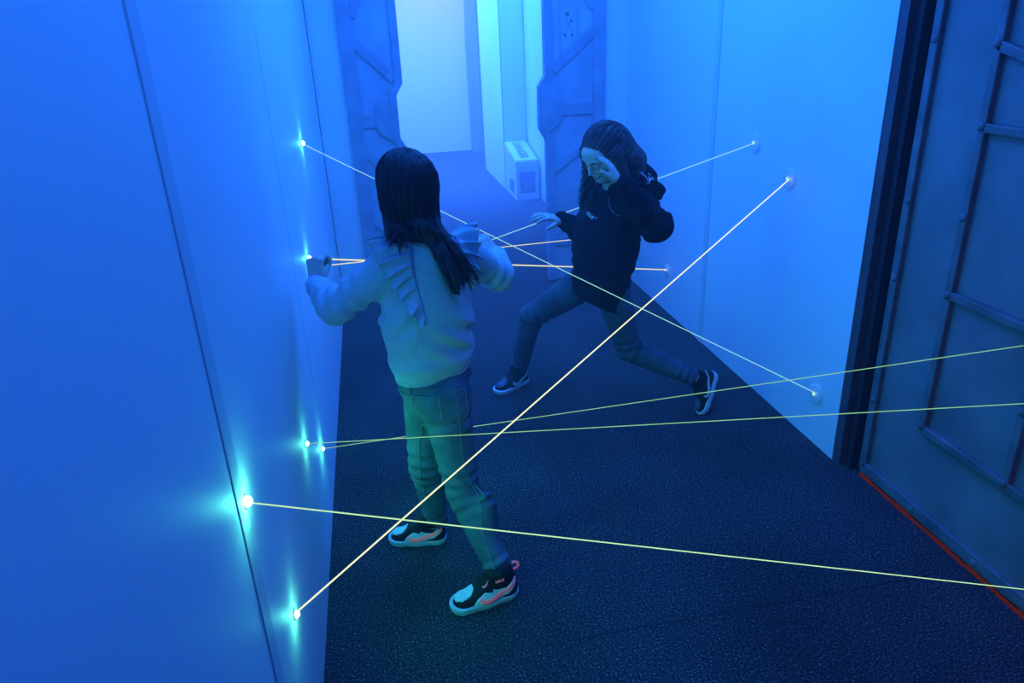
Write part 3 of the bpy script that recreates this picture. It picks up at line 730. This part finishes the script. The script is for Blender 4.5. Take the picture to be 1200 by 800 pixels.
    sm = MB(); HB = Field(hb[:5], hd); paths = []
    for i in range(420):
        L_ = locks[rr.randrange(len(locks))]; th = rr.uniform(-2.1, 2.1)
        top = R(.01, .115, rr.uniform(-.012, .012)); sd = C + (-fw * math.cos(th) + side * math.sin(th)) * .095 + A(0, 0, .01)
        near = min(locks, key=lambda l: np.linalg.norm(l[0] - sd - A(0, 0, -.05)) + rr.random() * .03)
        j = np.array([rr.gauss(0, .006) for _ in range(3)])
        head = HB.project(bez([top, (top + sd) / 2 + (sd - C) * .5 + A(0, 0, .04), sd, near[1] + j], 10), .0012)
        tail = near[2:] + j * np.linspace(.6, 1.6, len(near) - 2)[:, None]
        P = np.vstack([head, tail]); d = F(P); P = P + F.grad(P) * np.maximum(0, .004 - d)[:, None]; paths.append(P)
    strands(sm, paths, .0011); sm.build('loose_strands', M_hair, ho, smooth=True)
    return g

# ================================================================== girl in black by the doorway
def girl_two():
    g = empty('person', (.98, 3.07, 0), 'long-haired girl in black hoodie lunging with one hand at her cheek, jeans and dark sneakers', 'person')
    UP = A(0, 0, 1); fw = nrm(A(-.86, -.42, -.22)); 
    pv = A(.945, 3.03, .655); nk = A(1.010, 3.03, 1.060); tz = nrm(nk - pv); fw = nrm(fw - tz * (fw @ tz)); side = np.cross(fw, tz)   # side = her left... towards camera/right
    if side[1] > 0: side = -side
    sn = A(1.080, 2.945, 1.005); sf = A(.985, 3.135, .985)
    en = A(1.125, 2.850, .915); wn = A(.966, 2.815, 1.112); ef = A(.900, 3.175, .835); wf = A(.796, 3.13, .910)
    hN = A(.975, 2.975, .640); hF = A(.915, 3.095, .625); kF = A(.665, 3.22, .428); aF = A(.622, 3.372, .090); kN = A(1.085, 3.02, .290); aN = A(1.342, 2.875, .180)
    hc = A(.945, 2.980, 1.215); Fd = nrm(A(-.80, -.36, -.55)); Ud = nrm(A(-.42, -.25, .95))
    hp, HP = head_prims(hc, Fd, Ud)
    core = [EL(pv, (.105, .080, .09), .03, (side, fw, tz)), RC(pv + tz * .08, nk - tz * .12, .088, .100, .05, (fw, .72)),
            RC(sn, sf, .042, .042, .04), RC(nk - tz * .03, hc + A(.03, .015, -.055), .045, .042, .03)]
    arms = limb(sn, en, wn, (.038, .032, .024)) + limb(sf, ef, wf, (.038, .032, .024))
    legs = limb(hN, kN, aN, (.070, .048, .034)) + limb(hF, kF, aF, (.070, .048, .034))
    h1, _ = hand_prims(wn + A(-.004, .01, .008), A(-.52, .16, .84), A(-.80, .45, -.35), A(-.2, -.9, -.2), .130, (.12, .16, .15), .12, (.30, .0))
    h2, _ = hand_prims(wf, A(-.93, -.25, .28), A(-.1, .25, -1), A(-.3, -.9, .1), .150, (.10, .22, .2), .25, (.55, .2))
    solid('body', Field(core + arms + legs + h1 + h2 + hp), .0028, M_skin, g)
    for s in (1, -1):
        a = np.array([HP(.094 - .0006 * abs(x) * 1000 / 26, .018 - .00018 * (x * 1000 - 29) ** 2 / 10, s * x) for x in np.linspace(.013, .046, 8)])
        hF_ = Field(hp); a = hF_.project(a, .0008)
        MB().tube(list(a), [.0015, .0024, .0028, .0028, .0026, .0022, .0017, .001], 6).build('eyebrow', M_brow, g, smooth=True)
        b = hF_.project(np.array([HP(.094, -.006 - .6 * (.0155 ** 2 - (x - .029) ** 2) / .0155, s * x) for x in np.linspace(.0145, .0435, 9)]), .0006)
        MB().tube(list(b), .0013, 5).build('eyelashes', M_brow, g, smooth=True)
    lf = Field([EL(HP(.089, -.0545), (.0105, .0050, .019), .004, (Fd, nrm(Ud - Fd * (Ud @ Fd)), nrm(np.cross(Fd, Ud)))), EL(HP(.0875, -.0650), (.0105, .0055, .0155), .004, (Fd, nrm(Ud - Fd * (Ud @ Fd)), nrm(np.cross(Fd, Ud))))])
    solid('lips', lf, .0018, M_lip, g)
    # hoodie
    n1 = waves(31, 15); n2 = waves(32, 34)
    hd = [RC(pv + A(0.0, 0, -.025), pv + tz * .16, .144, .150, .05, (fw, .80)), RC(pv + tz * .16, nk - tz * .13, .150, .130, .05, (fw, .80)),
          RC(sn + A(-.01, 0, -.01), sf, .058, .058, .05), RC(sn, en, .066, .060, .03), RC(en, wn * .96 + en * .04, .062, .042, .02),
          RC(sf, ef, .064, .056, .03), RC(ef, wf, .055, .038, .02), EL(nk + A(.01, 0, -.045), (.075, .075, .035), .03),
          EL(en + A(.020, -.004, .0), (.055, .05, .055), .03)]
    def disp(X):
        d = .0045 * n1(X) + .002 * n2(X)
        d += folds_along(X, sn, en, 90, .005, .3, 1.1) + folds_along(X, en, wn, 110, .005, -.1, .5) + folds_along(X, ef, wf, 120, .005, -.1, .7) + folds_along(X, wn, en, 160, .004, 0, .35)
        t = (X - pv) @ tz
        d += .004 * np.sin(t * 80 + 3 * n1(X)) * np.exp(-((t - .05) / .05) ** 2)
        return d
    hemn = nrm(tz + A(.30, 0, 0))
    F = Field(hd, disp, lambda d, X: smax(d, -(.088 + (X - pv) @ hemn), .006))
    so = solid('hoodie', F, .0038, M_hood, g)
    hemF = Field([RC(pv - tz * .16, pv - tz * .02, .132, .134, .02, (fw, .80))], lambda X: .001 * np.sin(((X - pv) @ side) * 700), lambda d, X: smax(smax(d, (X - pv) @ hemn + .075, .003), -.110 - (X - pv) @ hemn, .004))
    solid('hem_band', hemF, .0038, M_hood, so)
    for w_, e_, r_ in ((wn, en, .040), (wf, ef, .036)):
        t = nrm(w_ - e_)
        solid('cuff', Field([RC(w_ - t * .03, w_ + t * .010, r_, r_ * .94, .01)], None, lambda d, X, t=t, w_=w_: smax(smax(d, (X - w_) @ t - .010, .003), -.034 - (X - w_) @ t, .003)), .0032, M_hood, so)
    # bunched hood behind the neck
    hk = nk + A(.085, -.015, -.012)
    hw = waves(41, 30)
    ring = [RC(nk + A(-.015, 0, .016) + A(.095 * math.cos(t) + .030, .098 * math.sin(t), -.0 + .033 * math.cos(t)), nk + A(-.015, 0, .016) + A(.095 * math.cos(t + .35) + .030, .098 * math.sin(t + .35), -.0 + .033 * math.cos(t + .35)), .030 + .012 * math.cos(t), .030 + .012 * math.cos(t + .35), .02) for t in np.arange(-2.2, 2.0, .35)]
    ring += [EL(nk + A(.125, -.02, .024), (.055, .078, .046), .02), EL(nk + A(.180, -.01, -.030), (.040, .06, .042), .02)]
    HF = Field(ring, lambda X: .006 * hw(X) + .003 * np.sin((X[:, 2] + X[:, 0] * .6) * 120))
    ho_ = solid('hood', HF, .0034, M_hood, so)
    # white lettering strokes on the hood (light broken marks)
    def on_px(Fld, a): return Fld.project(np.array(a, float), .0015)
    hs = MB(); c_ = nk + A(.088, -.10, .058)
    def stroke(p, q, w=.0045):
        P = on_px(HF, np.linspace(p, q, 8)); hs.tube(list(P), w / 1.6, 6)
    ex = A(.80, -.1, -.28); ey = A(.25, .0, .85)
    for (u0, v0, u1, v1) in ((-.075, .012, -.020, .018), (-.075, .000, -.072, .022), (-.020, .018, -.028, .038), (-.020, .018, -.006, .002), (-.038, .004, .010, -.014), (.010, -.014, .034, -.022), (.034, -.022, .030, -.004), (.022, -.034, .046, -.030), (.034, -.022, .046, -.008), (.03, .02, .045, .012), (.052, .006, .064, -.006)):
        stroke(c_ + ex * u0 + ey * v0, c_ + ex * u1 + ey * v1)
    hs.build('hood_print', M_print, ho_, smooth=True)
    # chest print: a short line of small white letters
    cp = F.project((A(.850, 2.99, .965))[None], .003)[0]
    nn = F.grad(cp[None])[0]; xd = nrm(np.cross(A(0, 0, 1), nn)); xd = nrm(xd + A(0, 0, -.35)); yy = np.cross(nn, xd)
    cm_ = MB()
    def cpt(u, v): return F.project((cp + xd * u * 1.35 + yy * v * 1.35)[None], .0018)[0]
    for q_ in range(7):
        u0 = -.030 + q_ * .0088
        cm_.tube([cpt(u0, -.006), cpt(u0, .006)], .0019, 5); cm_.tube([cpt(u0, (.005, -.005, 0)[q_ % 3]), cpt(u0 + .0055, (.005, -.005, .001)[q_ % 3])], .0017, 5)
        if q_ % 2: cm_.tube([cpt(u0 + .0055, -.005), cpt(u0 + .0055, .004)], .0016, 5)
    cm_.tube([cpt(.034, .004), cpt(.036, .010)], .0022, 5)
    cm_.build('chest_print', M_print, so)
    # drawstring
    ds = F.project(bez([nk + A(-.05, -.07, -.01), nk + A(-.075, -.10, -.06), nk + A(-.045, -.12, -.10), nk + A(-.01, -.12, -.105)], 14), .003)
    MB().tube(list(ds), .0032, 6).build('drawstring', M_navy, so, smooth=True)
    # jeans
    jw = waves(51, 26); jw2 = waves(52, 60)
    jp = [EL(pv + A(0, 0, -.01), (.118, .095, .10), .03, (side, fw, tz)), RC(hN, kN, .082, .060, .03), RC(kN, aN, .058, .043, .012), RC(hF, kF, .082, .056, .03), RC(kF, aF + A(0, 0, .012), .056, .044, .012)]
    def jd(X):
        d = .003 * jw(X) + .0012 * jw2(X)
        for a, b in ((hN, kN), (hF, kF)): d += folds_along(X, a, b, 150, .004, .75, 1.05) + folds_along(X, a, b, 110, .003, .1, .4)
        for a, b in ((kN, aN), (kF, aF)): d += folds_along(X, a, b, 150, .0042, -.05, .25) + folds_along(X, a, b, 170, .004, .75, 1.05)
        return d
    dn = nrm(aN - kN); df = nrm(aF - kF)
    def jcut(d, X):
        d = np.maximum(d, np.where(np.linalg.norm(X - aN, axis=1) < .09, (X - aN) @ dn - .022, -1))
        return np.maximum(d, np.where(np.linalg.norm(X - aF, axis=1) < .09, (X - aF) @ df - .008, -1))
    J = Field(jp, jd, jcut); jo = solid('jeans', J, .0036, M_jean2, g)
    JP = Field(jp, jd)
    for pts in ([pv + A(-.0, -.10, -.05), kN + A(-.03, -.06, 0), aN + A(0, -.05, 0)], [hF + A(-.05, -.07, .03), kF + A(-.02, -.06, .0), aF + A(0, -.05, .03)]):
        p = JP.project(bez(pts, 50), .0006); p = [q for q in p if q[2] > .05]
        MB().tube(p, .0012, 5).build('seam', M_jean, jo, smooth=True)
    cols = dict(sole=M_sole, side=M_black, swoosh=M_mint, toe=M_navy, strap=M_black, loop=None, text=M_mint)
    shoe(g, (.672, 3.402, 0), A(-.205, -.125, 0), A(0, 0, 1), .235, M_black, cols, False, -1)
    xd = nrm(A(-.42, -.30, -.84)); ud = nrm(A(-.86, .0, .46))
    s2 = shoe(g, (1.482, 2.905, .175), xd, ud, .225, M_black, cols, False, -1)
    # hair
    C = hc; Rv = nrm(np.cross(Fd, nrm(Ud - Fd * (Ud @ Fd)))); Uo = nrm(Ud - Fd * (Ud @ Fd)); ax = (Fd, Uo, Rv); R = HP
    nr = 1 if (Rv[1] < 0) else -1      # camera side of the head
    hb = [EL(R(-.016, .030), (.094, .090, .084), .03, ax), RC(R(-.05, .0), R(-.075, -.06), .070, .060, .04),
          RC(R(-.055, -.01, .02 * nr), A(1.068, 2.955, 1.175), .066, .044, .04), RC(A(1.068, 2.955, 1.175), A(1.090, 2.955, 1.135), .044, .024, .03),
          SUB(EL(R(.080, -.045, 0), (.055, .078, .064), .012, ax))]
    rr = random.Random(9); locks = []
    for i in range(60):
        u = i / 59
        if u < .40:   # curtain falling on the far side of the face
            p0 = R(.03 + rr.uniform(-.03, .03), .035 + rr.uniform(-.02, .02), -nr * (.060 + rr.uniform(-.006, .006)))
            tip = A(.885 + rr.uniform(-.035, .04), 3.04 + rr.uniform(-.03, .02), .965 + rr.uniform(-.035, .05)); m1 = R(.055 + rr.uniform(-.02, .015), -.05, -nr * .072)
            P = bez([p0, m1, tip + A(0.0, -.01, .07), tip], 8)
        elif u < .62:  # front lock on the near side, tucked behind the cheek hand
            p0 = R(.005 + rr.uniform(-.02, .02), .02, nr * .077)
            tip = A(1.02 + rr.uniform(-.03, .03), 2.905 + rr.uniform(-.02, .02), 1.02 + rr.uniform(-.04, .02))
            P = bez([p0, R(-.02, -.05, nr * .085), tip + A(-.02, 0, .06), tip], 8)
        else:          # back sweep over the hood
            p0 = R(-.05 + rr.uniform(-.03, .03), .02 + rr.uniform(-.04, .04), nr * rr.uniform(-.01, .07))
            tip = A(1.065 + rr.uniform(-.04, .03), 2.95 + rr.uniform(-.03, .04), 1.125 + rr.uniform(-.03, .02))
            P = bez([p0, R(-.09, -.03, nr * .05), (p0 + tip) / 2 + A(.03, -.01, .03), tip], 8)
            d = HF(P); P = P + HF.grad(P) * np.maximum(0, .006 - d)[:, None]
        locks.append(P)
        for j in range(7):
            r0 = .0115 * (1 - j / 7.5) + .0015; r1 = .0115 * (1 - (j + 1) / 7.5) + .0015
            hb.append(RC(P[j], P[j + 1], r0, r1, .008))
    w9 = waves(61, 10)
    def hdp(X):
        q = X - C; a = np.arctan2(q @ Rv, q @ Uo)
        return .0018 * np.sin(a * 30 + (q @ Fd) * 30 + 3 * w9(X)) + .001 * np.sin(a * 66 + (q @ Fd) * 20)
    H = Field(hb, hdp); ho = solid('hair', H, .0032, M_hair2, g)
    sm = MB(); HB = Field(hb[:4], hdp); paths = []
    for i in range(380):
        L_ = locks[rr.randrange(len(locks))]; j = np.array([rr.gauss(0, .005) for _ in range(3)])
        part = R(.045 - rr.random() * .06, .112, 0)
        head = HB.project(bez([part, (part + L_[0]) / 2 + Uo * .03 + (L_[0] - C) * .3, L_[0]], 8), .0012)
        tail = L_[1:] + j * np.linspace(.3, 1.8, 7)[:, None]; P = np.vstack([head, tail]); paths.append(P)
    strands(sm, paths, .0011); sm.build('loose_strands', M_hair2, ho, smooth=True)
    return g
girl_one(); girl_two()

# ------------------------------------------------------------------ light
def area(name, loc, rot, sx, sy, power, col, spread=math.pi):
    l = bpy.data.lights.new(name, 'AREA'); l.shape = 'RECTANGLE'; l.size = sx; l.size_y = sy; l.energy = power; l.color = col; l.spread = spread
    o = bpy.data.objects.new(name, l); COL.objects.link(o); o.location = loc; o.rotation_euler = rot; return o
BLUE = (.014, .166, 1.0)
area('ceiling_wash', (.72, 3.3, 2.62), (0, 0, 0), 1.2, 2.6, 116, BLUE)
area('ceiling_wash_near', (.25, .6, 2.62), (0, 0, 0), .8, 1.0, 21, BLUE)
area('beyond_wash', (.6, 8.8, 2.6), (0, 0, 0), 1.6, 3.0, 560, (.020, .145, 1.0))
area('beyond_pink', (1.0, 10.6, 2.6), (0, 0, 0), 1.2, 1.2, 20, (.66, .33, 1.0))
area('near_red', (1.2, -.6, 2.3), (math.radians(40), 0, math.radians(-50)), 1.0, .8, 2.6, (.75, .03, .35), math.radians(110))
for y, z, pw in LIGHTS:
    l = bpy.data.lights.new('laser_spill', 'POINT'); l.energy = pw * .85; l.color = (.10, 1.0, .60); l.shadow_soft_size = .01
    o = bpy.data.objects.new('laser_spill', l); COL.objects.link(o); o.location = (XL + .04, y, z)
    l = bpy.data.lights.new('laser_standin_spot', 'SPOT'); l.energy = pw * (17 if y == 1.435 else 7 if y == 1.211 else 13); l.color = (.02, 1.0, .42); l.shadow_soft_size = .02; l.spot_size = math.radians(115); l.spot_blend = 1  # added wide spots stand in for the lasers' green spill on the girls
    o = bpy.data.objects.new('laser_standin_spot', l); COL.objects.link(o); o.location = (XL + .03, y, z); o.rotation_euler = (0, math.radians(-78), math.radians(42 if y < 1.6 else -5))
# haze
def haze(name, b, m, lab):
    o = MB().box(*b).build(name, m); return tag(o, lab, 'haze', kind='stuff')
haze('haze', (XL + .001, 1.731, -1.4, 2.62, .002, ZT - .001), haze_mat('clear_haze', .010, (.9, .95, 1)), 'almost clear fog around the girl at the left wall')
haze('haze', (XL + .001, 1.731, 2.621, YP - .2, .002, ZT - .001), haze_mat('thin_haze', .060, (.9, .95, 1)), 'thin fog around the girl in black in front of the blast door')
haze('haze', (XL + .001, 1.731, YP + .11, 8.30, .01, ZT - .001), haze_mat('thick_haze', .15, (.9, .95, 1)), 'denser bluish fog beyond the blast door doorway')
w = bpy.data.worlds.new('World'); SC.world = w; w.use_nodes = True; w.node_tree.nodes['Background'].inputs[0].default_value = (0, 0, 0, 1); w.node_tree.nodes['Background'].inputs[1].default_value = 0

# ------------------------------------------------------------------ camera
cam = bpy.data.cameras.new('camera'); co = bpy.data.objects.new('camera', cam); COL.objects.link(co); SC.camera = co
cam.lens = 861.034 / 1200 * 36; cam.sensor_width = 36; cam.sensor_fit = 'HORIZONTAL'; cam.clip_start = .02
Mc = [[0.98103469, -0.11134063, 0.15866379], [-0.18945679, -0.37786103, 0.90627102], [-0.04095193, -0.91914324, -0.39178902]]
co.matrix_world = Matrix([[Mc[i][0], -Mc[i][1], -Mc[i][2], (0, 0, 1.7)[i]] for i in range(3)] + [[0, 0, 0, 1]])
vs = SC.view_settings; SC.display_settings.display_device = 'sRGB'; vs.view_transform = 'Standard'; vs.look = 'None'; vs.exposure = 0; vs.gamma = 1; vs.use_curve_mapping = False
SC.cycles.use_denoising = True; SC.cycles.sample_clamp_indirect = 4; SC.cycles.volume_bounces = 1; SC.cycles.max_bounces = 8; SC.cycles.transparent_max_bounces = 12
